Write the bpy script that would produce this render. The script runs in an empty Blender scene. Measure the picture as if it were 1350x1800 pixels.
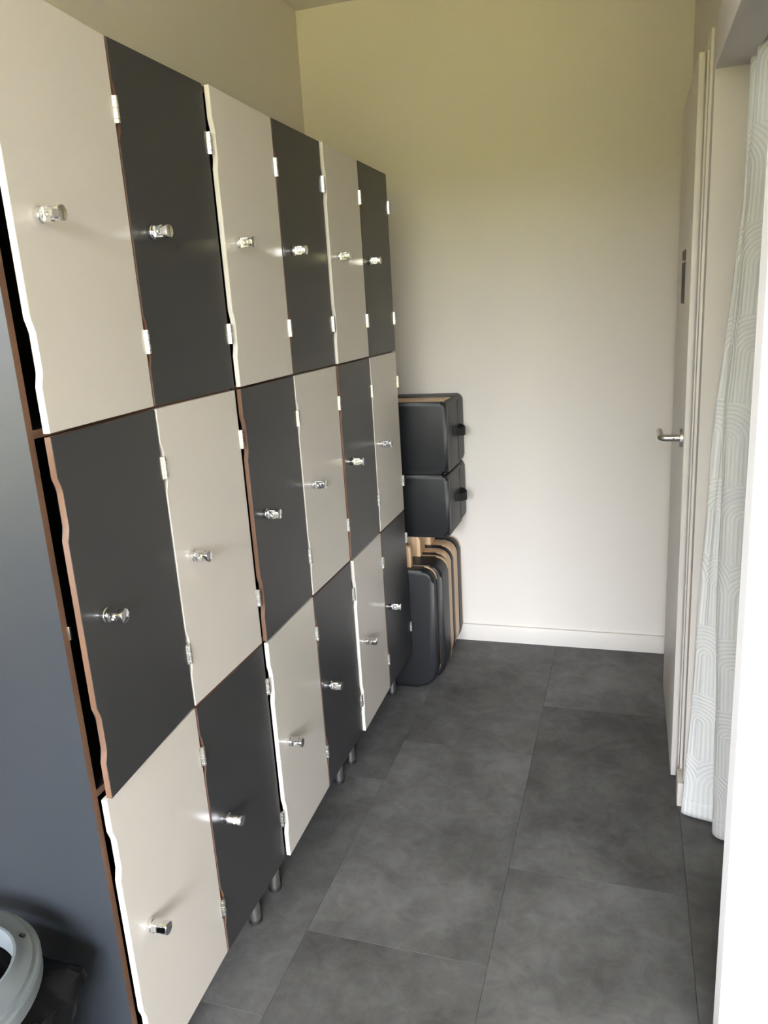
import bpy, bmesh, math, random
from mathutils import Vector, Matrix
random.seed(7)
S = bpy.context.scene
COL = S.collection
PI = math.pi

# ------------------------------------------------------------------ camera
cam_d = bpy.data.cameras.new('camera')
cam = bpy.data.objects.new('camera', cam_d)
COL.objects.link(cam)
RC = ((0.95309347, -0.3019769, -0.02056189),
      (0.29676003, 0.91893973, 0.2597754),
      (-0.05955103, -0.25369219, 0.96545013))      # columns: right, forward, up
CAM = (0.79134, -0.86554, 1.45734)
cam.matrix_world = Matrix(((RC[0][0], RC[0][2], -RC[0][1], CAM[0]),
                           (RC[1][0], RC[1][2], -RC[1][1], CAM[1]),
                           (RC[2][0], RC[2][2], -RC[2][1], CAM[2]),
                           (0, 0, 0, 1)))
cam_d.sensor_fit = 'VERTICAL'
cam_d.sensor_height = 36
cam_d.sensor_width = 27
cam_d.lens = 26.938
cam_d.clip_start = 0.02
S.camera = cam

# ------------------------------------------------------------------ world, sun, exposure
w = bpy.data.worlds.new('overcast_sky')
S.world = w
w.use_nodes = True
nt = w.node_tree
bg = nt.nodes['Background']
bg.inputs['Color'].default_value = (0.925, 0.97, 1.06, 1)
bg.inputs['Strength'].default_value = 6.2
sun_d = bpy.data.lights.new('sun', 'SUN')           # stands behind the building: lights the lawn outside
sun_d.energy = 11.5
sun_d.angle = math.radians(4)
sun_d.color = (1.0, 0.93, 0.80)
sun = bpy.data.objects.new('sun', sun_d)
COL.objects.link(sun)
sun.rotation_euler = (math.radians(-38), 0, math.radians(10))
S.view_settings.view_transform = 'Standard'
S.view_settings.look = 'None'
S.view_settings.gamma = 1.0
S.view_settings.use_curve_mapping = False
S.view_settings.exposure = 3.34
S.cycles.max_bounces = 10
S.cycles.diffuse_bounces = 7
S.cycles.glossy_bounces = 5
S.cycles.use_denoising = True
S.cycles.sample_clamp_indirect = 8.0

# ------------------------------------------------------------------ materials
def mat(name, color, rough=0.5, metal=0.0, spec=0.5, coat=0.0):
    m = bpy.data.materials.new(name)
    m.use_nodes = True
    b = m.node_tree.nodes['Principled BSDF']
    b.inputs['Base Color'].default_value = (*color, 1)
    b.inputs['Roughness'].default_value = rough
    b.inputs['Metallic'].default_value = metal
    b.inputs['Specular IOR Level'].default_value = spec
    b.inputs['Coat Weight'].default_value = coat
    return m

def N(m, kind, **kw):
    n = m.node_tree.nodes.new(kind)
    for k, v in kw.items():
        if k in n.inputs.keys() if isinstance(k, str) else False:
            n.inputs[k].default_value = v
        else:
            setattr(n, k, v)
    return n

def L(m, a, b):
    m.node_tree.links.new(a, b)

def bsdf(m):
    return m.node_tree.nodes['Principled BSDF']

def grain(m, scale=200.0, strength=0.1, dist=0.0005, vary=0.04, vscale=3.0, stretch=None, rvary=0.0):
    """fine relief plus slight colour mottling from noise in object space"""
    b = bsdf(m)
    tc = N(m, 'ShaderNodeTexCoord')
    src = tc.outputs['Object']
    if stretch:
        mp = N(m, 'ShaderNodeMapping')
        mp.inputs['Scale'].default_value = stretch
        L(m, src, mp.inputs['Vector'])
        src = mp.outputs['Vector']
    n1 = N(m, 'ShaderNodeTexNoise')
    n1.inputs['Scale'].default_value = scale
    n1.inputs['Detail'].default_value = 4
    L(m, src, n1.inputs['Vector'])
    bp = N(m, 'ShaderNodeBump')
    bp.inputs['Strength'].default_value = strength
    bp.inputs['Distance'].default_value = dist
    L(m, n1.outputs['Fac'], bp.inputs['Height'])
    L(m, bp.outputs['Normal'], b.inputs['Normal'])
    if vary:
        n2 = N(m, 'ShaderNodeTexNoise')
        n2.inputs['Scale'].default_value = vscale
        n2.inputs['Detail'].default_value = 5
        L(m, src, n2.inputs['Vector'])
        c = b.inputs['Base Color'].default_value[:3]
        mx = N(m, 'ShaderNodeMix', data_type='RGBA')
        mx.inputs[6].default_value = (*[x * (1 - vary) for x in c], 1)
        mx.inputs[7].default_value = (*[min(1, x * (1 + vary)) for x in c], 1)
        L(m, n2.outputs['Fac'], mx.inputs[0])
        L(m, mx.outputs[2], b.inputs['Base Color'])
    return m

M = {}
M['paint'] = grain(mat('greige_wall_paint', (0.70, 0.66, 0.62), 0.7, spec=0.3), 350, 0.12, 0.0006, 0.015, 2.0)
M['ceiling'] = grain(mat('ceiling_paint', (0.72, 0.70, 0.66), 0.8, spec=0.2), 300, 0.1, 0.0006, 0.01)
M['trim'] = grain(mat('satin_trim_paint', (0.68, 0.645, 0.605), 0.42), 60, 0.05, 0.0004, 0.01)
M['white_wall'] = grain(mat('white_partition_paint', (0.70, 0.68, 0.66), 0.6, spec=0.3), 350, 0.1, 0.0005, 0.01)
M['white_lam'] = grain(mat('cream_laminate', (0.60, 0.566, 0.525), 0.31), 600, 0.05, 0.0002, 0.012, 4.0)
M['white_edge'] = mat('cream_edge_band', (0.74, 0.71, 0.66), 0.35)
M['dark_lam'] = grain(mat('charcoal_laminate', (0.038, 0.038, 0.040), 0.38), 600, 0.06, 0.0002, 0.03, 4.0)
M['side_lam'] = grain(mat('slate_side_panel', (0.030, 0.035, 0.043), 0.42), 500, 0.06, 0.0002, 0.04, 3.0)
M['brown_edge'] = grain(mat('brown_board_edge', (0.165, 0.09, 0.056), 0.45), 90, 0.3, 0.0006, 0.25, 40.0, stretch=(1, 1, 0.2))
M['inside'] = mat('dark_locker_interior', (0.012, 0.010, 0.009), 0.8)
M['chrome'] = mat('polished_chrome', (0.86, 0.86, 0.87), 0.09, 1.0)
M['nickel'] = grain(mat('nickel_hinge', (0.80, 0.79, 0.76), 0.24, 1.0), 300, 0.1, 0.0002, 0.05, 50)
M['steel'] = grain(mat('brushed_steel', (0.62, 0.61, 0.60), 0.30, 1.0), 150, 0.15, 0.0002, 0.05, 30, stretch=(1, 1, 12))
M['leg'] = grain(mat('satin_aluminium_leg', (0.60, 0.60, 0.59), 0.34, 1.0), 200, 0.1, 0.0002, 0.05, 20, stretch=(8, 8, 1))
M['rubber'] = mat('black_rubber', (0.015, 0.015, 0.015), 0.6)
M['leather'] = grain(mat('black_leatherette', (0.012, 0.013, 0.015), 0.44, spec=0.35), 260, 0.35, 0.0008, 0.08, 8)
M['wrap'] = grain(mat('black_leatherette_matte', (0.030, 0.029, 0.027), 0.5, spec=0.4), 260, 0.35, 0.0008, 0.08, 8)
M['strap'] = grain(mat('black_webbing', (0.008, 0.008, 0.008), 0.7), 400, 0.6, 0.001, 0.1, 60)
M['bin'] = grain(mat('grey_bin_plastic', (0.15, 0.17, 0.185), 0.42), 200, 0.1, 0.0003, 0.03, 6)
M['bag'] = mat('black_bin_bag', (0.006, 0.006, 0.006), 0.25, spec=0.06)
M['sign'] = mat('dark_brown_pictogram', (0.016, 0.009, 0.007), 0.5)
M['grass'] = grain(mat('lawn', (0.20, 0.176, 0.062), 0.9, spec=0.1), 30, 0.5, 0.02, 0.25, 2)
M['sky_block_hedge'] = grain(mat('sky_block_leaves', (0.13, 0.125, 0.035), 0.9, spec=0.1), 14, 0.8, 0.05, 0.4, 3)
M['window_frame'] = mat('window_frame_paint', (0.55, 0.55, 0.54), 0.4)
M['grout'] = mat('floor_joint', (0.03, 0.03, 0.03), 0.9)

# wood with long grain along Z
m = mat('pale_beech_wood', (0.56, 0.36, 0.20), 0.42)
tc = N(m, 'ShaderNodeTexCoord'); mp = N(m, 'ShaderNodeMapping')
mp.inputs['Scale'].default_value = (40, 40, 2.5)
L(m, tc.outputs['Object'], mp.inputs['Vector'])
nz = N(m, 'ShaderNodeTexNoise'); nz.inputs['Scale'].default_value = 1.6; nz.inputs['Detail'].default_value = 6
L(m, mp.outputs['Vector'], nz.inputs['Vector'])
cr = N(m, 'ShaderNodeValToRGB')
cr.color_ramp.elements[0].position = 0.3; cr.color_ramp.elements[0].color = (0.50, 0.31, 0.16, 1)
cr.color_ramp.elements[1].position = 0.7; cr.color_ramp.elements[1].color = (0.74, 0.53, 0.33, 1)
L(m, nz.outputs['Fac'], cr.inputs['Fac']); L(m, cr.outputs['Color'], bsdf(m).inputs['Base Color'])
M['wood'] = m

# concrete-look vinyl, every tile with its own shift of the pattern
m = mat('concrete_vinyl_tile', (0.1, 0.1, 0.1), 0.5, spec=0.18)
tc = N(m, 'ShaderNodeTexCoord'); oi = N(m, 'ShaderNodeObjectInfo')
ml = N(m, 'ShaderNodeVectorMath', operation='MULTIPLY'); ml.inputs[1].default_value = (37.0, 53.0, 71.0)
cb = N(m, 'ShaderNodeCombineXYZ')
for i in range(3):
    L(m, oi.outputs['Random'], cb.inputs[i])
L(m, cb.outputs[0], ml.inputs[0])
ad = N(m, 'ShaderNodeVectorMath', operation='ADD')
L(m, tc.outputs['Object'], ad.inputs[0]); L(m, ml.outputs[0], ad.inputs[1])
def nz3(scale, detail, dist=0.0, rough=0.6):
    n = N(m, 'ShaderNodeTexNoise')
    n.inputs['Scale'].default_value = scale; n.inputs['Detail'].default_value = detail
    n.inputs['Roughness'].default_value = rough; n.inputs['Distortion'].default_value = dist
    L(m, ad.outputs[0], n.inputs['Vector'])
    return n
na, nb, nc = nz3(3.2, 7, 0.3, 0.62), nz3(17.0, 6, 0.6, 0.7), nz3(0.9, 2)
mx1 = N(m, 'ShaderNodeMix', data_type='FLOAT'); mx1.inputs[0].default_value = 0.35
L(m, na.outputs['Fac'], mx1.inputs[2]); L(m, nb.outputs['Fac'], mx1.inputs[3])
sh = N(m, 'ShaderNodeMath', operation='MULTIPLY_ADD'); sh.inputs[1].default_value = 0.08; sh.inputs[2].default_value = -0.04
L(m, oi.outputs['Random'], sh.inputs[0])
sm = N(m, 'ShaderNodeMath', operation='ADD'); L(m, mx1.outputs[0], sm.inputs[0]); L(m, sh.outputs[0], sm.inputs[1])
cr = N(m, 'ShaderNodeValToRGB')
e = cr.color_ramp.elements
e[0].position = 0.34; e[0].color = (0.062, 0.060, 0.058, 1)
e[1].position = 0.68; e[1].color = (0.178, 0.176, 0.173, 1)
mid = e.new(0.5); mid.color = (0.112, 0.110, 0.108, 1)
L(m, sm.outputs[0], cr.inputs['Fac']); L(m, cr.outputs['Color'], bsdf(m).inputs['Base Color'])
rr = N(m, 'ShaderNodeMapRange'); rr.inputs['To Min'].default_value = 0.46; rr.inputs['To Max'].default_value = 0.62
L(m, nb.outputs['Fac'], rr.inputs['Value']); L(m, rr.outputs[0], bsdf(m).inputs['Roughness'])
bp = N(m, 'ShaderNodeBump'); bp.inputs['Strength'].default_value = 0.15; bp.inputs['Distance'].default_value = 0.001
L(m, nb.outputs['Fac'], bp.inputs['Height']); L(m, bp.outputs['Normal'], bsdf(m).inputs['Normal'])
M['tile'] = m

# window glass: clear pane that reflects a little
m = bpy.data.materials.new('window_glass'); m.use_nodes = True
for n in list(m.node_tree.nodes):
    m.node_tree.nodes.remove(n)
out = N(m, 'ShaderNodeOutputMaterial'); tr = N(m, 'ShaderNodeBsdfTransparent'); gl = N(m, 'ShaderNodeBsdfGlossy')
gl.inputs['Roughness'].default_value = 0.02
fr = N(m, 'ShaderNodeFresnel'); fr.inputs['IOR'].default_value = 1.45
ms = N(m, 'ShaderNodeMixShader')
L(m, fr.outputs[0], ms.inputs[0]); L(m, tr.outputs[0], ms.inputs[1]); L(m, gl.outputs[0], ms.inputs[2]); L(m, ms.outputs[0], out.inputs[0])
M['glass'] = m

# curtain: embossed rows of concentric arches running down into stripes (UV in metres)
m = mat('embossed_curtain_fabric', (0.74, 0.76, 0.76), 0.55, spec=0.35)
b = bsdf(m)
b.inputs['Sheen Weight'].default_value = 0.15
uv = N(m, 'ShaderNodeUVMap'); sp = N(m, 'ShaderNodeSeparateXYZ'); L(m, uv.outputs[0], sp.inputs[0])
def mth(op, a, bb=None, c=None):
    n = N(m, 'ShaderNodeMath', operation=op)
    for i, v in enumerate((a, bb, c)):
        if v is None: continue
        if isinstance(v, (int, float)): n.inputs[i].default_value = v
        else: L(m, v, n.inputs[i])
    return n.outputs[0]
CW, CH = 0.15, 0.20
row = mth('FLOOR', mth('DIVIDE', sp.outputs[1], CH))
fy = mth('MULTIPLY', mth('FRACT', mth('DIVIDE', sp.outputs[1], CH)), CH)
sx = mth('ADD', sp.outputs[0], mth('MULTIPLY', mth('FRACT', mth('MULTIPLY', row, 0.37)), CW))
fx = mth('SUBTRACT', mth('MULTIPLY', mth('FRACT', mth('DIVIDE', sx, CW)), CW), CW * 0.5)
up = mth('MAXIMUM', mth('SUBTRACT', fy, CH * 0.55), 0.0)
fxs = mth('ADD', fx, mth('MULTIPLY', mth('SINE', mth('MULTIPLY', row, 2.4)), 0.035))
dd = mth('SQRT', mth('ADD', mth('MULTIPLY', fxs, fxs), mth('MULTIPLY', up, up)))
rib = mth('MULTIPLY_ADD', mth('SINE', mth('MULTIPLY', dd, 2 * PI / 0.0105)), 0.5, 0.5)
bp = N(m, 'ShaderNodeBump'); bp.inputs['Strength'].default_value = 0.55; bp.inputs['Distance'].default_value = 0.0022
L(m, rib, bp.inputs['Height']); L(m, bp.outputs['Normal'], b.inputs['Normal'])
mx = N(m, 'ShaderNodeMix', data_type='RGBA')
mx.inputs[6].default_value = (0.79, 0.81, 0.81, 1); mx.inputs[7].default_value = (0.90, 0.91, 0.905, 1)
L(m, rib, mx.inputs[0]); L(m, mx.outputs[2], b.inputs['Base Color'])
M['curtain'] = m

# ------------------------------------------------------------------ mesh helpers
def link(name, me, material, parent=None, smooth=False):
    o = bpy.data.objects.new(name, me)
    COL.objects.link(o)
    if material is not None:
        for mm in (material if isinstance(material, (list, tuple)) else [material]):
            me.materials.append(M[mm])
    if parent is not None:
        o.parent = parent
    if smooth:
        for p in me.polygons:
            p.use_smooth = True
    return o

def bm_obj(name, bm, material, parent=None, smooth=False, sharp=None):
    bmesh.ops.recalc_face_normals(bm, faces=bm.faces)
    me = bpy.data.meshes.new(name)
    bm.to_mesh(me); bm.free()
    o = link(name, me, material, parent, smooth or sharp is not None)
    if sharp is not None:
        me.set_sharp_from_angle(angle=math.radians(sharp))
    return o

def add_box(bm, x0, x1, y0, y1, z0, z1, bevel=0.0, seg=2):
    r = bmesh.ops.create_cube(bm, size=1.0)
    vs = r['verts']
    for v in vs:
        v.co = Vector((x0 + (v.co.x + .5) * (x1 - x0), y0 + (v.co.y + .5) * (y1 - y0), z0 + (v.co.z + .5) * (z1 - z0)))
    if bevel:
        ed = list({e for v in vs for e in v.link_edges})
        bmesh.ops.bevel(bm, geom=ed, offset=bevel, segments=seg, affect='EDGES', profile=0.5)
    return bm

def box(name, b, material, parent=None, bevel=0.0, seg=2):
    bm = bmesh.new()
    add_box(bm, *b, bevel=bevel, seg=seg)
    return bm_obj(name, bm, material, parent, sharp=35 if bevel else None)

def boxes(name, bs, material, parent=None, bevel=0.0):
    bm = bmesh.new()
    for b in bs:
        add_box(bm, *b, bevel=bevel)
    return bm_obj(name, bm, material, parent, sharp=35 if bevel else None)

def add_lathe(bm, prof, seg=24, axis='z', at=(0, 0, 0)):
    rings = []
    for r, h in prof:
        ring = []
        for i in range(seg):
            a = 2 * PI * i / seg
            c, s = r * math.cos(a), r * math.sin(a)
            p = {'z': (c, s, h), 'x': (h, c, s), 'y': (c, h, s)}[axis]
            ring.append(bm.verts.new((p[0] + at[0], p[1] + at[1], p[2] + at[2])))
        rings.append(ring)
    for a, b in zip(rings, rings[1:]):
        for i in range(seg):
            j = (i + 1) % seg
            bm.faces.new((a[i], a[j], b[j], b[i]))
    for ring in (rings[0], rings[-1]):
        try: bm.faces.new(ring)
        except ValueError: pass
    return bm

def lathe(name, prof, material, parent=None, seg=24, axis='z', at=(0, 0, 0), sharp=35):
    bm = bmesh.new()
    add_lathe(bm, prof, seg, axis, at)
    return bm_obj(name, bm, material, parent, sharp=sharp)

def rounded_poly(w0, w1, h0, h1, radii, seg=6):
    """2D rounded rectangle, radii = (lower-left, lower-right, upper-right, upper-left)"""
    cs = [(w0, h0, radii[0], PI), (w1, h0, radii[1], 1.5 * PI), (w1, h1, radii[2], 0), (w0, h1, radii[3], .5 * PI)]
    sg = [(1, 1), (-1, 1), (-1, -1), (1, -1)]
    pts = []
    for (x, y, r, a0), (sx_, sy_) in zip(cs, sg):
        if r <= 0:
            pts.append((x, y)); continue
        cx, cy = x + sx_ * r, y + sy_ * r
        for i in range(seg + 1):
            a = a0 + .5 * PI * i / seg
            pts.append((cx + r * math.cos(a), cy + r * math.sin(a)))
    return pts

def prism(name, pts, d0, d1, material, parent=None, plane='xz', bevel=0.0, bseg=2, sharp=35, edge_mat=False, fmap=None):
    """polygon extruded along the third axis; with edge_mat the rim takes the second material"""
    bm = bmesh.new()
    def P(a, b, d):
        return {'xz': (a, d, b), 'yz': (d, a, b), 'xy': (a, b, d)}[plane]
    v0 = [bm.verts.new(P(a, b, d0)) for a, b in pts]
    v1 = [bm.verts.new(P(a, b, d1)) for a, b in pts]
    n = len(pts)
    f0 = bm.faces.new(v0); f1 = bm.faces.new(v1)
    for i in range(n):
        j = (i + 1) % n
        f = bm.faces.new((v0[i], v0[j], v1[j], v1[i]))
        if edge_mat: f.material_index = 1
    if bevel:
        ed = list(f0.edges) + list(f1.edges)
        bmesh.ops.bevel(bm, geom=ed, offset=bevel, segments=bseg, affect='EDGES', profile=0.5)
    return bm_obj(name, bm, material, parent, sharp=sharp)

def tube(name, path, r, material, parent=None, seg=12, sharp=50):
    bm = bmesh.new()
    pts = [Vector(p) for p in path]
    rings = []
    prev = None
    for i, p in enumerate(pts):
        t = (pts[min(i + 1, len(pts) - 1)] - pts[max(i - 1, 0)]).normalized()
        if prev is None:
            u = t.orthogonal().normalized()
        else:
            u = (prev - t * prev.dot(t)).normalized()
        prev = u
        v = t.cross(u)
        rad = r[i] if isinstance(r, (list, tuple)) else r
        rings.append([bm.verts.new(p + (u * math.cos(2 * PI * k / seg) + v * math.sin(2 * PI * k / seg)) * rad) for k in range(seg)])
    for a, b_ in zip(rings, rings[1:]):
        for k in range(seg):
            bm.faces.new((a[k], a[(k + 1) % seg], b_[(k + 1) % seg], b_[k]))
    bm.faces.new(rings[0]); bm.faces.new(rings[-1])
    return bm_obj(name, bm, material, parent, sharp=sharp)

def lerp(a, b_, t): return a + (b_ - a) * t

def tag(o, label=None, cat=None, group=None, kind=None):
    if label: o['label'] = label
    if cat: o['category'] = cat
    if group: o['group'] = group
    if kind: o['kind'] = kind
    return o

def empty(name, loc, label, cat, group=None):
    o = bpy.data.objects.new(name, None)
    COL.objects.link(o)
    o.location = loc
    o.empty_display_size = 0.05
    return tag(o, label, cat, group)

def struct(o, label=None):
    return tag(o, label, kind='structure')

# ------------------------------------------------------------------ the room
XL, XR = -0.483, 0.965            # locker wall, curtain wall
YB, YJ = 2.290, 1.252             # back wall, far jamb of the curtain opening
YP0, YP1 = 0.322, 0.388           # partition nearest the camera
ZC = 2.607                        # ceiling
FX0, FX1, FY0 = -2.0, 2.4, -3.8   # entrance area behind the camera
ZL = 1.950                        # underside of the lintel
WX0, WX1, WZ0 = -0.10, 2.20, 0.75 # window opening
WH = 2.45                         # head of the window

floor = struct(bpy.data.objects.new('floor', None), 'grey concrete-look vinyl tile floor')
COL.objects.link(floor)
box('floor_slab', (FX0 - .1, FX1 + .1, FY0 - .1, YB + .1, -0.12, -0.004), 'grout', floor)
tiles = {}
TW, TL = 0.4453, 0.875
def tile_mesh(w_, l_):
    k = (round(w_, 4), round(l_, 4))
    if k not in tiles:
        bm = bmesh.new()
        g = 0.0003
        add_box(bm, g, w_ - g, g, l_ - g, -0.004, 0.0)
        top = [e for e in bm.edges if all(v.co.z > -0.001 for v in e.verts)]
        bmesh.ops.bevel(bm, geom=top, offset=0.0005, segments=1, affect='EDGES')
        bmesh.ops.recalc_face_normals(bm, faces=bm.faces)
        me = bpy.data.meshes.new('tile'); bm.to_mesh(me); bm.free()
        me.materials.append(M['tile'])
        tiles[k] = me
    return tiles[k]
offs = {0: 0.540, 1: 0.869, -1: 0.297, 2: 0.42, -2: 0.70, 3: 0.10, -3: 0.45, 4: 0.6, -4: 0.05, -5: 0.3}
for k in range(-5, 5):
    x0, x1 = max(FX0, 0.0645 + TW * k), min(FX1, 0.0645 + TW * (k + 1))
    if x1 - x0 < 0.01: continue
    j = -7
    while True:
        y0, y1 = offs[k] + TL * j, offs[k] + TL * (j + 1)
        j += 1
        if y0 > YB: break
        y0, y1 = max(y0, FY0), min(y1, YB)
        if y1 - y0 < 0.01: continue
        if x1 <= XL and y0 >= 0 or x0 >= XR and y0 > YJ: continue
        t = bpy.data.objects.new('tile', tile_mesh(x1 - x0, y1 - y0))
        COL.objects.link(t); t.parent = floor; t.location = (x0, y0, 0)

struct(box('ceiling', (FX0 - .1, FX1 + .1, FY0 - .1, YB + .1, ZC, ZC + .12), 'ceiling'), 'pale ceiling above the locker room')
struct(box('wall_back', (XL - .1, 2.1, YB, YB + .1, 0, ZC), 'paint'), 'greige wall at the end of the corridor')
struct(box('wall_left', (XL - .1, XL, 0.0, YB, 0, ZC), 'paint'), 'greige wall behind the lockers')
struct(box('wall_right', (0.978, 1.055, YJ + .06, YB, 0, ZC), 'paint'), 'greige wall around the toilet door')
struct(boxes('wall_jamb', [(XR, 1.055, YJ, YJ + .06, 0, 2.056), (0.972, 1.055, YJ, YJ + .06, 2.056, ZC), (1.055, 2.1, YJ, YJ + .078, 0, ZC)], 'paint'),
       'greige wall end beside the curtain')
lint = struct(bpy.data.objects.new('trim_1', None), 'boxed lintel over the curtained opening')
COL.objects.link(lint)
box('lintel_board', (XR, 1.043, YP0, YJ, ZL, 2.056), 'paint', lint, 0.0015)
box('lintel_wall', (0.972, 1.043, YP0, YJ, 2.060, ZC), 'paint', lint)
struct(boxes('wall_partition', [(XR, FX1, YP0, YP1, 0, ZL), (1.043, FX1, YP0, YP1, ZL, ZC)], 'white_wall'), 'bright white wall at the right edge')
struct(box('wall_cubicle', (2.0, 2.1, YP1, YJ + .078, 0, ZC), 'paint'), 'back wall of the curtained cubicle')
SY0, SY1 = -1.95, -1.05            # added unseen window in the left side wall, brightens the locker end panel
struct(boxes('wall_entrance_left', [(FX0 - .1, FX0, FY0, SY0, 0, ZC), (FX0 - .1, FX0, SY1, 0.1, 0, ZC), (FX0 - .1, FX0, SY0, SY1, 0, WZ0),
                                    (FX0 - .1, FX0, SY0, SY1, WH, ZC)], 'paint'), 'side wall of the entrance area with the added window')
added_win = struct(bpy.data.objects.new('added_side_window', None), 'unseen window added in the side wall to brighten the locker end panel')
COL.objects.link(added_win)
for y in (SY0, (SY0 + SY1) / 2, SY1):
    box('mullion', (FX0 - .075, FX0 - .02, y - .025, y + .025, WZ0, WH), 'window_frame', added_win, 0.003)
for z0, z1 in ((WZ0, WZ0 + .05), (WH - .05, WH)):
    box('frame_rail', (FX0 - .072, FX0 - .022, SY0, SY1, z0, z1), 'window_frame', added_win, 0.003)
for i in range(2):
    y0 = SY0 + (SY1 - SY0) * i / 2 + .02
    box('pane', (FX0 - .05, FX0 - .046, y0, y0 + (SY1 - SY0) / 2 - .04, WZ0 + .04, WH - .04), 'glass', added_win)
struct(box('wall_entrance_right', (FX1, FX1 + .1, FY0, YP1, 0, ZC), 'paint'), 'side wall of the entrance area')
struct(box('wall_entrance_front', (FX0, XL - .1, 0.0, 0.1, 0, ZC), 'paint'), 'wall of the entrance area beside the lockers')
# window wall behind the camera
struct(boxes('wall_window', [(FX0, WX0, FY0 - .1, FY0, 0, ZC), (WX1, FX1, FY0 - .1, FY0, 0, ZC),
                             (WX0, WX1, FY0 - .1, FY0, 0, WZ0), (WX0, WX1, FY0 - .1, FY0, WH, ZC)], 'paint'),
       'wall with the tall window behind the viewer')
win = struct(bpy.data.objects.new('window_1', None), 'tall glazed window front facing the lawn')
COL.objects.link(win)
nW = 2
for i in range(nW + 1):
    x = WX0 + (WX1 - WX0) * i / nW
    box('mullion', (x - .025, x + .025, FY0 - .075, FY0 - .02, WZ0, WH), 'window_frame', win, 0.003)
for z0, z1 in ((WZ0, WZ0 + .05), (WH - .05, WH)):
    box('frame_rail', (WX0, WX1, FY0 - .072, FY0 - .022, z0, z1), 'window_frame', win, 0.003)
for i in range(nW):
    x0 = WX0 + (WX1 - WX0) * i / nW + .02
    box('pane', (x0, x0 + (WX1 - WX0) / nW - .04, FY0 - .05, FY0 - .046, WZ0 + .04, WH - .04), 'glass', win)
# lawn outside the window
lawn = struct(boxes('lawn', [(-30, 30, -60, FY0 - .12, -0.25, -0.15), (-30, FX0 - .12, FY0 - .12, 20, -0.25, -0.15)], 'grass'), 'green lawn outside the window')

# light portals in the two window openings (they emit nothing, they only tell the renderer where the sky comes in)
def portal(name, loc, rot, sx, sy):
    ld = bpy.data.lights.new(name, 'AREA')
    ld.shape = 'RECTANGLE'; ld.size = sx; ld.size_y = sy
    ld.cycles.is_portal = True
    o = bpy.data.objects.new(name, ld); COL.objects.link(o)
    o.location = loc; o.rotation_euler = rot
portal('window_portal', ((WX0 + WX1) / 2, FY0 - .098, (WZ0 + WH) / 2), (math.radians(90), 0, 0), WX1 - WX0, WH - WZ0)
portal('added_window_portal', (FX0 - .098, (SY0 + SY1) / 2, (WZ0 + WH) / 2), (math.radians(90), 0, math.radians(-90)), SY1 - SY0, WH - WZ0)
# added out-of-view greenery beyond the lawn, cuts off the low sky
def sky_block_hedge(name, x0, x1, y0, y1, h, label):
    rh = random.Random(11)
    bm = bmesh.new()
    r = bmesh.ops.create_cube(bm, size=1.0)
    for v in r['verts']:
        v.co = Vector((lerp(x0, x1, v.co.x + .5), lerp(y0, y1, v.co.y + .5), lerp(-.15, h, v.co.z + .5)))
    bmesh.ops.subdivide_edges(bm, edges=bm.edges[:], cuts=24, use_grid_fill=True)
    for v in bm.verts:
        if v.co.z > 0:
            v.co += Vector((rh.uniform(-.12, .12), rh.uniform(-.15, .15), rh.uniform(-.12, .12)))
    return struct(bm_obj(name, bm, 'sky_block_hedge', smooth=True), label)
sky_block_hedge('sky_block_hedge', -24, 24, -17.5, -16.0, 3.2, 'unseen row of greenery added across the lawn, blocks the low sky')

# baseboards
struct(box('baseboard_back', (XL, 0.978, YB - .014, YB, 0, 0.0765), 'trim', bevel=0.0015), 'pale baseboard along the back wall')
bj = bmesh.new()
add_box(bj, XR - .016, XR, YJ - .016, YJ + .060, 0, 0.0765, 0.0012)
add_box(bj, XR, 1.05, YJ - .016, YJ, 0, 0.0765, 0.0012)
struct(bm_obj('baseboard_jamb', bj, 'trim', sharp=35), 'pale baseboard wrapping the wall end')

# ------------------------------------------------------------------ toilet door
DY0, DY1, DZ = 1.383, 2.000, 2.024
door = struct(bpy.data.objects.new('door_1', None), 'pale flush toilet door with steel lever handle')
COL.objects.link(door)
box('leaf', (0.938, 0.9535, DY0, DY1, 0.006, DZ), 'trim', door, 0.0015)
box('leaf_rebate', (0.9535, 0.978, DY0 + .014, DY1 - .014, 0.008, DZ - .012), 'trim', door)
frame = boxes('frame', [(0.9585, 0.978, 1.314, 1.352, 0.030, 2.054), (0.9585, 0.978, DY1 + .03, DY1 + .068, 0.0, 2.054),
                        (0.9585, 0.978, 1.352, DY1 + .03, DZ - .002, 2.054)], 'trim', door, 0.0012)
boxes('frame_stop', [(0.9552, 0.978, 1.3535, 1.3785, 0.0, 2.018), (0.9552, 0.978, DY1 + .004, DY1 + .029, 0.0, 2.018)], 'trim', door, 0.0008)
box('plinth_block', (0.9565, 0.978, 1.3135, 1.3525, 0.0, 0.0295), 'trim', door)
hy, hz = DY0 + .058, 1.058
handle = bpy.data.objects.new('handle', None)
COL.objects.link(handle); handle.parent = door
handle['label'] = 'brushed steel lever handle'
lathe('rosette', [(0.0, 0.938), (0.026, 0.938), (0.026, 0.930), (0.0245, 0.9285), (0.0, 0.9285)], 'steel', handle, 28, 'x', (0, hy, hz))
path = [(0.930, hy, hz)] + [(0.893, hy, hz)]
for i in range(1, 7):
    a = .5 * PI * i / 6
    path.append((0.893 - 0.014 * math.sin(a), hy + 0.014 * (1 - math.cos(a)), hz))
path += [(0.879, hy + 0.06, hz), (0.879, hy + 0.118, hz)]
tube('lever', path, 0.0095, 'steel', handle, 18, 40)
lathe('set_screw', [(0, -.0098), (.0022, -.0098), (.0022, -.0085), (0, -.0085)], 'rubber', handle, 10, 'y', (0.914, hy, hz))

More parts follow.
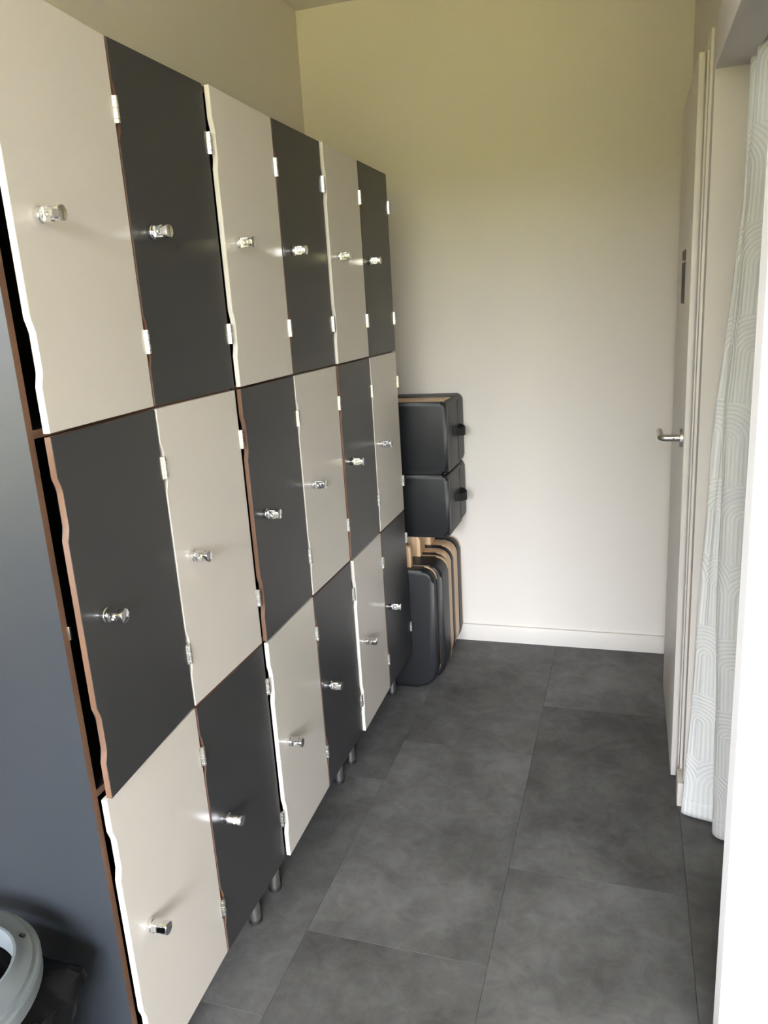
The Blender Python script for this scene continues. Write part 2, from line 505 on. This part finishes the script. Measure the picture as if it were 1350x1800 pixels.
# toilet pictograms on the door leaf
sg = empty('toilet_sign', (0.938, 1.67, 1.425), 'pair of dark toilet pictograms fixed to the pale door', 'sign')
def pic(name, pts):
    prism(name, [(a, b) for a, b in pts], -0.0022, 0.0, 'sign', sg, 'yz', 0.0003, 1)
def disc(c, r):
    return [(c[0] + r[0] * math.cos(2 * PI * i / 20), c[1] + r[1] * math.sin(2 * PI * i / 20)) for i in range(20)]
pic('head', rounded_poly(-.066, -.030, .120, .1515, (.008,) * 4, 4))
pic('head', rounded_poly(.030, .062, .1235, .1515, (.008,) * 4, 4))
pic('body', [(-.070, 0), (-.006, 0), (-.020, .117), (-.066, .117)])
pic('body', [(.004, 0), (.066, 0), (.064, .117), (.034, .117)])

# ------------------------------------------------------------------ locker cabinets
DT = 0.011                       # door thickness
PT = 0.012                       # carcass board thickness
CWID, CDEP = 0.590, 0.455
ZB = 0.1555
ROW = [1.900, 1.3172, 0.7350, ZB]
YK = [0.0, 0.5985, 1.1945]
DARK, WHITE = 'dark', 'white'
knob_rot = {}

def door_outline(wd, hd):
    """leaf outline (y, z), origin lower hinge corner at y=0, leaf runs to y=-wd; free edge has two hinge cut-outs"""
    c = 0.007
    pts = [(-wd, 0)]
    pts_left = []
    for zc in (0.110, hd - 0.105):
        pts_left += [(-wd, zc - .046), (-wd + c * .85, zc - .033), (-wd + c, zc - .026), (-wd + c, zc + .026), (-wd + c * .85, zc + .033), (-wd, zc + .046)]
    return [(0, 0), (0, hd), (-wd, hd)] + pts_left[::-1] + [(-wd, 0)]

HINGE = None
def hinge_mesh():
    bm = bmesh.new()
    z = -0.0205
    for h, r in ((.0065, .0040), (.0105, .0044), (.006, .0040), (.0115, .0044), (.0065, .0040)):
        add_lathe(bm, [(r * .85, z), (r, z + .0006), (r, z + h - .0006), (r * .85, z + h)], 14, 'z')
        z += h
    add_box(bm, -0.0035, -0.0015, -0.010, 0.0, -0.0205, 0.0205)
    add_box(bm, -0.018, -0.0005, 0.0, 0.0018, -0.0205, 0.0205)
    bmesh.ops.recalc_face_normals(bm, faces=bm.faces)
    me = bpy.data.meshes.new('hinge'); bm.to_mesh(me); bm.free()
    for p in me.polygons: p.use_smooth = True
    me.set_sharp_from_angle(angle=math.radians(35))
    me.materials.append(M['nickel'])
    return me
HINGE = hinge_mesh()

def knob_mesh():
    """chrome turn latch: collar, round body with one side cut away to a flat with a padlock eye, end lip. Axis +x"""
    bm = bmesh.new()
    add_lathe(bm, [(.0115, 0), (.0118, .0008), (.0118, .0075), (.0110, .0085), (.0098, .0088), (.0098, .0098)], 32, 'x')
    def block(x0, x1, y0, y1, rad, bev=.0006):
        """rounded-square slice of the body between x0 and x1, cut to y0..y1"""
        pts = [(max(y0, min(y1, a)), b_) for a, b_ in rounded_poly(-.0102, .0102, -.0102, .0102, (rad,) * 4, 6)]
        ps = []
        for q in pts:
            if not ps or math.hypot(q[0] - ps[-1][0], q[1] - ps[-1][1]) > 1e-5: ps.append(q)
        v0 = [bm.verts.new((x0, a, b_)) for a, b_ in ps]
        v1 = [bm.verts.new((x1, a, b_)) for a, b_ in ps]
        f0, f1 = bm.faces.new(v0), bm.faces.new(v1)
        for q in range(len(ps)):
            p_ = (q + 1) % len(ps)
            bm.faces.new((v0[q], v0[p_], v1[p_], v1[q]))
        bmesh.ops.bevel(bm, geom=list(f1.edges), offset=bev, segments=2, affect='EDGES', profile=.5)
    block(.0094, .0130, -.0102, .0102, .0060)          # shoulder next to the collar
    block(.0128, .0320, -.0060, .0102, .0060)          # body, one side milled away
    block(.0300, .0390, -.0102, .0102, .0060, .0016)   # end lip
    # padlock eye: raised ring with a bore on the milled flat
    add_lathe(bm, [(.0026, -.0055), (.0026, -.0080), (.0032, -.0088), (.0052, -.0088), (.0060, -.0080), (.0060, -.0050)], 24, 'y', (.0215, 0, 0))
    bmesh.ops.recalc_face_normals(bm, faces=bm.faces)
    me = bpy.data.meshes.new('knob'); bm.to_mesh(me); bm.free()
    for p in me.polygons: p.use_smooth = True
    me.set_sharp_from_angle(angle=math.radians(35))
    me.materials.append(M['chrome'])
    return me
KNOB = knob_mesh()

def leg_mesh():
    bm = bmesh.new()
    add_lathe(bm, [(.0145, .010), (.0145, ZB)], 24, 'z')
    bmesh.ops.recalc_face_normals(bm, faces=bm.faces)
    me = bpy.data.meshes.new('leg'); bm.to_mesh(me); bm.free()
    for p in me.polygons: p.use_smooth = True
    me.set_sharp_from_angle(angle=math.radians(35))
    me.materials.append(M['leg'])
    return me
def foot_mesh():
    bm = bmesh.new()
    add_lathe(bm, [(.0150, 0), (.0165, .0015), (.0165, .0075), (.0150, .011)], 24, 'z')
    bmesh.ops.recalc_face_normals(bm, faces=bm.faces)
    me = bpy.data.meshes.new('foot'); bm.to_mesh(me); bm.free()
    for p in me.polygons: p.use_smooth = True
    me.set_sharp_from_angle(angle=math.radians(35))
    me.materials.append(M['rubber'])
    return me
LEG, FOOT = leg_mesh(), foot_mesh()

AJAR = {(0, 0): (5.0, 5.0, 2.8), (0, 1): (0.25, 0.2, 0.3), (1, 0): (1.7, 1.6, 1.8), (1, 1): (0.15, 0.3, 0.2), (2, 0): (1.2, 0.7, 1.4), (2, 1): (0.1, 0.3, 0.2)}
KROT = {(0, 0): (8, 22, 75), (0, 1): (-4, 14, 60), (1, 0): (5, 6, 18), (1, 1): (0, 3, -5), (2, 0): (4, -6, 10), (2, 1): (0, 5, -8)}
names = ['nearest to the camera, its end panel showing', 'in the middle of the row of three', 'farthest, beside the padded chairs']
knob_meshes = {}
for k in range(3):
    cab = empty('locker_cabinet', (0, YK[k], 0),
                'checkered cream and charcoal six-door locker cabinet, ' + names[k], 'locker', 'locker cabinets along the left wall')
    xf = -DT - 0.0005            # front plane of the carcass
    xb = xf - CDEP
    mats3 = ['side_lam', 'brown_edge']
    def panel(name, b, mt=('side_lam', 'brown_edge'), bev=0.0006):
        """board whose front (+x) edge is raw brown"""
        o = box(name, b, list(mt), cab)
        for p in o.data.polygons:
            if p.normal.x > 0.5: p.material_index = 1
        return o
    panel('side_panel', (xb, xf, 0.0, PT, ZB, ROW[0]))
    panel('side_panel', (xb, xf, CWID - PT, CWID, ZB, ROW[0]))
    panel('divider', (xb + .01, xf, CWID / 2 - PT / 2, CWID / 2 + PT / 2, ZB + PT, ROW[0] - PT), ('inside', 'brown_edge'))
    panel('top_panel', (xb, xf, PT, CWID - PT, ROW[0] - PT, ROW[0]))
    panel('bottom_panel', (xb, xf, PT, CWID - PT, ZB, ZB + PT))
    for r in (1, 2):
        for c in range(2):
            y0 = PT if c == 0 else CWID / 2 + PT / 2
            panel('shelf', (xb + .01, xf, y0, y0 + CWID / 2 - 1.5 * PT, ROW[r] - PT / 2, ROW[r] + PT / 2), ('inside', 'brown_edge'))
    box('back_panel', (xb, xb + .008, PT, CWID - PT, ZB + PT, ROW[0] - PT), 'inside', cab)
    for c in range(2):
        for r in range(3):
            hd = ROW[r] - ROW[r + 1] - 0.0052
            zb = ROW[r + 1] + 0.0026
            wd = CWID / 2 - 0.0032
            hy_ = (CWID / 2 - .0012) if c == 0 else CWID - .0012
            is_white = (c + r) % 2 == 0
            pts = door_outline(wd, hd)
            d = prism('door', pts, -DT, 0.0, ['white_lam' if is_white else 'dark_lam', 'white_edge' if is_white else 'brown_edge'],
                      cab, 'yz', 0.0008, 1, 40, True)
            d['label'] = ('cream' if is_white else 'charcoal') + ' laminate door'
            d.location = (0, hy_, zb)
            d.rotation_euler = (0, 0, math.radians(AJAR[(k, c)][r]))
            for zc in (0.110, hd - 0.105):
                h = bpy.data.objects.new('hinge', HINGE); COL.objects.link(h); h.parent = d
                h.location = (0.0028, 0.0035, zc)
            ky = -wd + 0.052
            rot = math.radians(KROT[(k, c)][r])
            kn = bpy.data.objects.new('knob', KNOB); COL.objects.link(kn); kn.parent = d
            kn.location = (0, ky, hd / 2 + .002)
            kn.rotation_euler = (rot, 0, 0)
            kn['label'] = 'chrome turn knob'
    for ly in (.053, CWID - .053):
        for lx in (xf - .062, xb + .06):
            lg = bpy.data.objects.new('leg', LEG); COL.objects.link(lg); lg.parent = cab
            lg.location = (lx, ly, 0)
            ft = bpy.data.objects.new('foot', FOOT); COL.objects.link(ft); ft.parent = lg
# latch keeper on the first cabinet's near side panel
    if k == 0:
        box('latch_keeper', (xf - .004, xf + .003, PT, PT + .004, 1.002, 1.024), 'nickel', cab, 0.0008)

# ------------------------------------------------------------------ padded folding chairs against the back wall
def cushion(name, pts, y0, y1, material, parent, puff=0.012):
    return prism(name, pts, y0, y1, material, parent, 'xz', puff, 4, 60)

specs = [  # front y, pad thickness, board thickness, label
    (1.800, 0.052, 0.012, 'black padded folded chair with thin wooden edge, foremost of the row'),
    (1.866, 0.112, 0.020, 'black padded folded chair, thick pad, second from the front'),
    (2.000, 0.027, 0.058, 'black padded folded chair with broad wooden rim, in the middle of the row'),
    (2.087, 0.040, 0.076, 'black padded folded chair with the broadest pale wooden rim, fourth from the front'),
    (2.205, 0.062, 0.006, 'black padded folded chair standing against the back wall'),
]
for i, (y0, tp, tb, lab) in enumerate(specs):
    xr = (0.097, 0.113, 0.101, 0.101, 0.101)[i]
    ch = empty('folded_chair', (-0.08, y0, 0), lab, 'chair', 'folded chairs by the back wall')
    X0, X1 = -0.17, xr + 0.08
    zt = 0.492
    outer = rounded_poly(X0, X1, 0.0, zt, (.085, .085, .05, .05), 8)
    cushion('pad', outer, 0.0, tp, 'leather', ch, min(0.014, tp * .4))
    rim = rounded_poly(X0 + .001, X1 - .001, 0.001, zt - .001, (.085, .085, .05, .05), 8)
    prism('wooden_rim', rim, tp, tp + tb, 'wood', ch, 'xz', min(0.003, tb * .3), 2, 50)
    px = (0.0, 0.003, -0.008, 0.006, -0.02)[i]
    if i < 4:
        tpst = max(tb, 0.03)
        ya = tp + tb - tpst
        post = rounded_poly(X0 + .06, px + .08, zt - .03, 0.5795, (0, 0, .022, .022), 6)
        prism('post', post, ya, tp + tb - .001, 'wood', ch, 'xz', 0.002, 2, 50)

# ------------------------------------------------------------------ padded boxes stacked on the chairs' posts
def pad_box(z0, z1, y0, label):
    bx_ = empty('padded_box', (-0.04, y0, z0), label, 'box', 'padded boxes above the folded chairs')
    H = z1 - z0
    XA, XB = -0.19, 0.172          # relative to the empty
    D = 2.276 - y0
    ft, bt = 0.032, 0.110
    cushion('front_pad', rounded_poly(XA, XB, 0.0, H, (.03, .03, .022, .022), 6), 0.0, ft, 'leather', bx_, 0.014)
    cushion('back_pad', rounded_poly(XA, XB, 0.002, H, (.02, .02, .02, .02), 6), D - bt, D, 'leather', bx_, 0.012)
    # side wrap
    prism('side_wrap', rounded_poly(ft - .026, D - bt + .03, 0.004, H - .003, (.012,) * 4, 4), XB - .022, XB - .001, 'wrap', bx_, 'yz', 0.004, 2, 50)
    prism('side_wrap', rounded_poly(ft - .026, D - bt + .03, 0.004, H - .003, (.012,) * 4, 4), XA + .001, XA + .022, 'wrap', bx_, 'yz', 0.004, 2, 50)
    box('wooden_board', (XA + .02, XB - .024, ft - .004, D - bt + .004, H - .030, H - .003), 'wood', bx_, 0.002)
    box('base_board', (XA + .02, XB - .022, ft - .005, D - bt + .005, 0.004, 0.020), 'wood', bx_, 0.002)
    # strap handle bowing out from the side
    yc, zc, hw = D * .56, H * .53, 0.058
    bm = bmesh.new()
    prev = None
    nn = 14
    for j in range(nn + 1):
        u = j / nn
        yy = yc - hw + 2 * hw * u
        xx = XB - .003 + 0.036 * math.sin(PI * u) ** .7
        sag = -0.006 * math.sin(PI * u)
        vs = [bm.verts.new((xx + tt, yy, zc + zz + sag)) for tt, zz in ((-.0015, -.016), (.0015, -.016), (.0015, .016), (-.0015, .016))]
        if prev:
            for q in range(4):
                bm.faces.new((prev[q], prev[(q + 1) % 4], vs[(q + 1) % 4], vs[q]))
        else:
            bm.faces.new(vs)
        prev = vs
    bm.faces.new(prev)
    bm_obj('strap_handle', bm, 'strap', bx_, sharp=40)
    return bx_
pad_box(0.580, 0.8305, 1.950, 'black padded box with strap handle, lower of the two stacked')
pad_box(0.831, 1.110, 1.965, 'black padded box with open top and wooden board, upper of the two stacked')

# ------------------------------------------------------------------ curtain
def interp(tab, z):
    for (z0, v0), (z1, v1) in zip(tab, tab[1:]):
        if z <= z1:
            return lerp(v0, v1, (z - z0) / (z1 - z0))
    return tab[-1][1]
cur = empty('curtain', (1.04, 1.15, 0), 'white embossed curtain pushed open in the doorway on the right', 'curtain')
left_x = [(0.0, .960), (.59, .978), (1.2, .998), (1.65, 1.032), (2.1, 1.036)]
fold_x = [(0.0, 1.038), (.6, 1.020), (1.2, 1.014), (1.65, 1.034), (2.1, 1.042)]
def ctrl(z):
    lx, fx_ = interp(left_x, z), interp(fold_x, z)
    return [(lx + .11, 1.232), (lx + .06, 1.222), (lx + .018, 1.212), (lx, 1.196), (lx + .016, 1.184), (lerp(lx, fx_, .5) + .006, 1.174),
            (fx_ + .012, 1.164), (fx_ + .020, 1.152), (fx_ + .004, 1.138), (fx_ - .002, 1.118), (fx_ + .010, 1.100), (fx_ + .034, 1.093), (fx_ + .070, 1.100),
            (fx_ + .110, 1.108), (fx_ + .125, 1.085), (fx_ + .105, 1.060), (fx_ + .075, 1.045), (fx_ + .070, 1.022), (fx_ + .10, 1.005),
            (fx_ + .14, 1.01), (fx_ + .15, .98), (fx_ + .12, .955), (fx_ + .10, .93), (fx_ + .13, .905), (fx_ + .17, .90)]
def catmull(P, n):
    out_ = []
    for i in range(len(P) - 1):
        p0, p1, p2, p3 = P[max(i - 1, 0)], P[i], P[i + 1], P[min(i + 2, len(P) - 1)]
        for j in range(n):
            t = j / n
            out_.append(tuple(.5 * ((2 * p1[d]) + (-p0[d] + p2[d]) * t + (2 * p0[d] - 5 * p1[d] + 4 * p2[d] - p3[d]) * t * t
                                    + (-p0[d] + 3 * p1[d] - 3 * p2[d] + p3[d]) * t ** 3) for d in (0, 1)))
    out_.append(P[-1])
    return out_
def cloth(name, z0, z1, nz_, push):
    bm = bmesh.new()
    uvl = bm.loops.layers.uv.new('UVMap')
    rows = []
    base = catmull(ctrl(0.4), 5)
    ulen = [0]
    for a, b_ in zip(base, base[1:]):
        ulen.append(ulen[-1] + math.hypot(a[0] - b_[0], a[1] - b_[1]))
    for iz in range(nz_ + 1):
        z = lerp(z0, z1, iz / nz_)
        pts = catmull(ctrl(z), 5)
        rr_ = []
        for i, (x, y) in enumerate(pts):
            wob = .0022 * math.sin(z * 5.3 + i * .21) + .0012 * math.sin(z * 13 + i * .4)
            a, b_ = pts[max(i - 1, 0)], pts[min(i + 1, len(pts) - 1)]
            tx, ty = b_[0] - a[0], b_[1] - a[1]
            ln = math.hypot(tx, ty) or 1
            nx, ny = ty / ln, -tx / ln          # outward, towards the camera side
            zz = z + (0.010 * (1.19 - y) / .1 * -0.0 if z == z0 else 0)
            rr_.append(bm.verts.new((x - cur.location.x + nx * (push + wob), y - cur.location.y + ny * (push + wob), zz)))
        rows.append(rr_)
    for iz in range(nz_):
        for i in range(len(base) - 1):
            f = bm.faces.new((rows[iz][i], rows[iz][i + 1], rows[iz + 1][i + 1], rows[iz + 1][i]))
            f.smooth = True
            for lp, (ii, jj) in zip(f.loops, ((i, iz), (i + 1, iz), (i + 1, iz + 1), (i, iz + 1))):
                lp[uvl].uv = (ulen[ii], lerp(z0, z1, jj / nz_))
    me = bpy.data.meshes.new(name); bm.to_mesh(me); bm.free()
    o = link(name, me, 'curtain', cur, True)
    md = o.modifiers.new('thickness', 'SOLIDIFY'); md.thickness = 0.0014; md.offset = 0
    return o
cloth('drape', 0.012, 2.02, 60, 0.0)
cloth('hem', 0.010, 0.062, 4, 0.0016)
tag(box('curtain_rail', (1.052, 1.072, YP1, YJ, 2.03, 2.05), 'window_frame', bevel=0.002), 'slim grey rail carrying the white curtain behind the lintel', 'rail')

# ------------------------------------------------------------------ waste bin
bn = empty('waste_bin', (-0.200, -0.215, 0), 'grey plastic waste bin with black bag beside the locker end panel', 'bin')
RB, HB = 0.174, 0.530
lathe('bucket', [(0.0, 0.0), (.118, 0.0), (.124, .004), (.150, .44), (.152, .47), (.147, .47), (.120, .008), (0, .008)], 'bin', bn, 40)
# ring lid with a rounded-triangle opening
bm = bmesh.new()
seg = 72
def opening(a, grow=0.0):
    # rounded triangle, one side turned to the locker
    k = math.cos(3 * (a - math.radians(36)))
    return 0.127 + 0.009 * k + grow
prof = [  # (function of angle -> radius, height)
    (lambda a: RB - .008, HB - .040), (lambda a: RB - .001, HB - .036), (lambda a: RB, HB - .014), (lambda a: RB - .003, HB - .010),
    (lambda a: RB - .010, HB - .009), (lambda a: RB - .012, HB - .004), (lambda a: RB - .026, HB + .001), (lambda a: lerp(RB - .026, opening(a, .006), .75), HB + .008),
    (lambda a: opening(a, .006), HB + .012), (lambda a: opening(a, .002), HB + .012), (lambda a: opening(a), HB + .008), (lambda a: opening(a, -.001), HB - .022),
    (lambda a: opening(a, .002), HB - .022), (lambda a: opening(a, .005), HB + .004)]
rings = []
for fr_, h in prof:
    rings.append([bm.verts.new((fr_(2 * PI * i / seg) * math.cos(2 * PI * i / seg), fr_(2 * PI * i / seg) * math.sin(2 * PI * i / seg), h)) for i in range(seg)])
for a, b_ in zip(rings, rings[1:]):
    for i in range(seg):
        bm.faces.new((a[i], a[(i + 1) % seg], b_[(i + 1) % seg], b_[i]))
lid = bm_obj('lid_ring', bm, 'bin', bn, sharp=32)
box('lid_slot', (0.082, 0.091, 0.122, 0.128, HB - .003, HB + .0020), 'inside', lid, 0.001)
# bag: lining and a crumpled skirt turned over the rim
bm = bmesh.new()
rnd = random.Random(3)
seg = 110
prof = [(.10, .05), (.118, .30), (.122, .46), (.124, .485), (.156, .486), (.164, .482), (.170, .468), (.176, .450), (.177, .430), (.174, .405), (.170, .38), (.165, .35), (.160, .32), (.155, .29)]
rings = []
for q, (r, h) in enumerate(prof):
    ring = []
    for i in range(seg):
        a = 2 * PI * i / seg
        out_ = min(1.0, max(0, q - 5) / 3)
        lump = math.exp(-((a - math.radians(42)) / .20) ** 2) * (0, 0, 0, 0, 0, .012, .034, .046, .048, .040, .026, .014, .006, 0)[q]
        fold = abs(math.sin(11 * a + .35 * q + 1.2 * math.sin(3 * a))) - .5
        crump = out_ * (.010 * fold + .006 * math.sin(23 * a - 1.3 * q) + rnd.uniform(-.0045, .0045))
        rr_ = r + lump + crump
        hh = h + out_ * (.010 * math.sin(5 * a + 1) + rnd.uniform(-.005, .005)) + lump * .35
        ring.append(bm.verts.new((rr_ * math.cos(a), rr_ * math.sin(a), hh)))
    rings.append(ring)
for a, b_ in zip(rings, rings[1:]):
    for i in range(seg):
        bm.faces.new((a[i], a[(i + 1) % seg], b_[(i + 1) % seg], b_[i]))
bm.faces.new(rings[0])
bm_obj('bin_bag', bm, 'bag', bn, sharp=22)
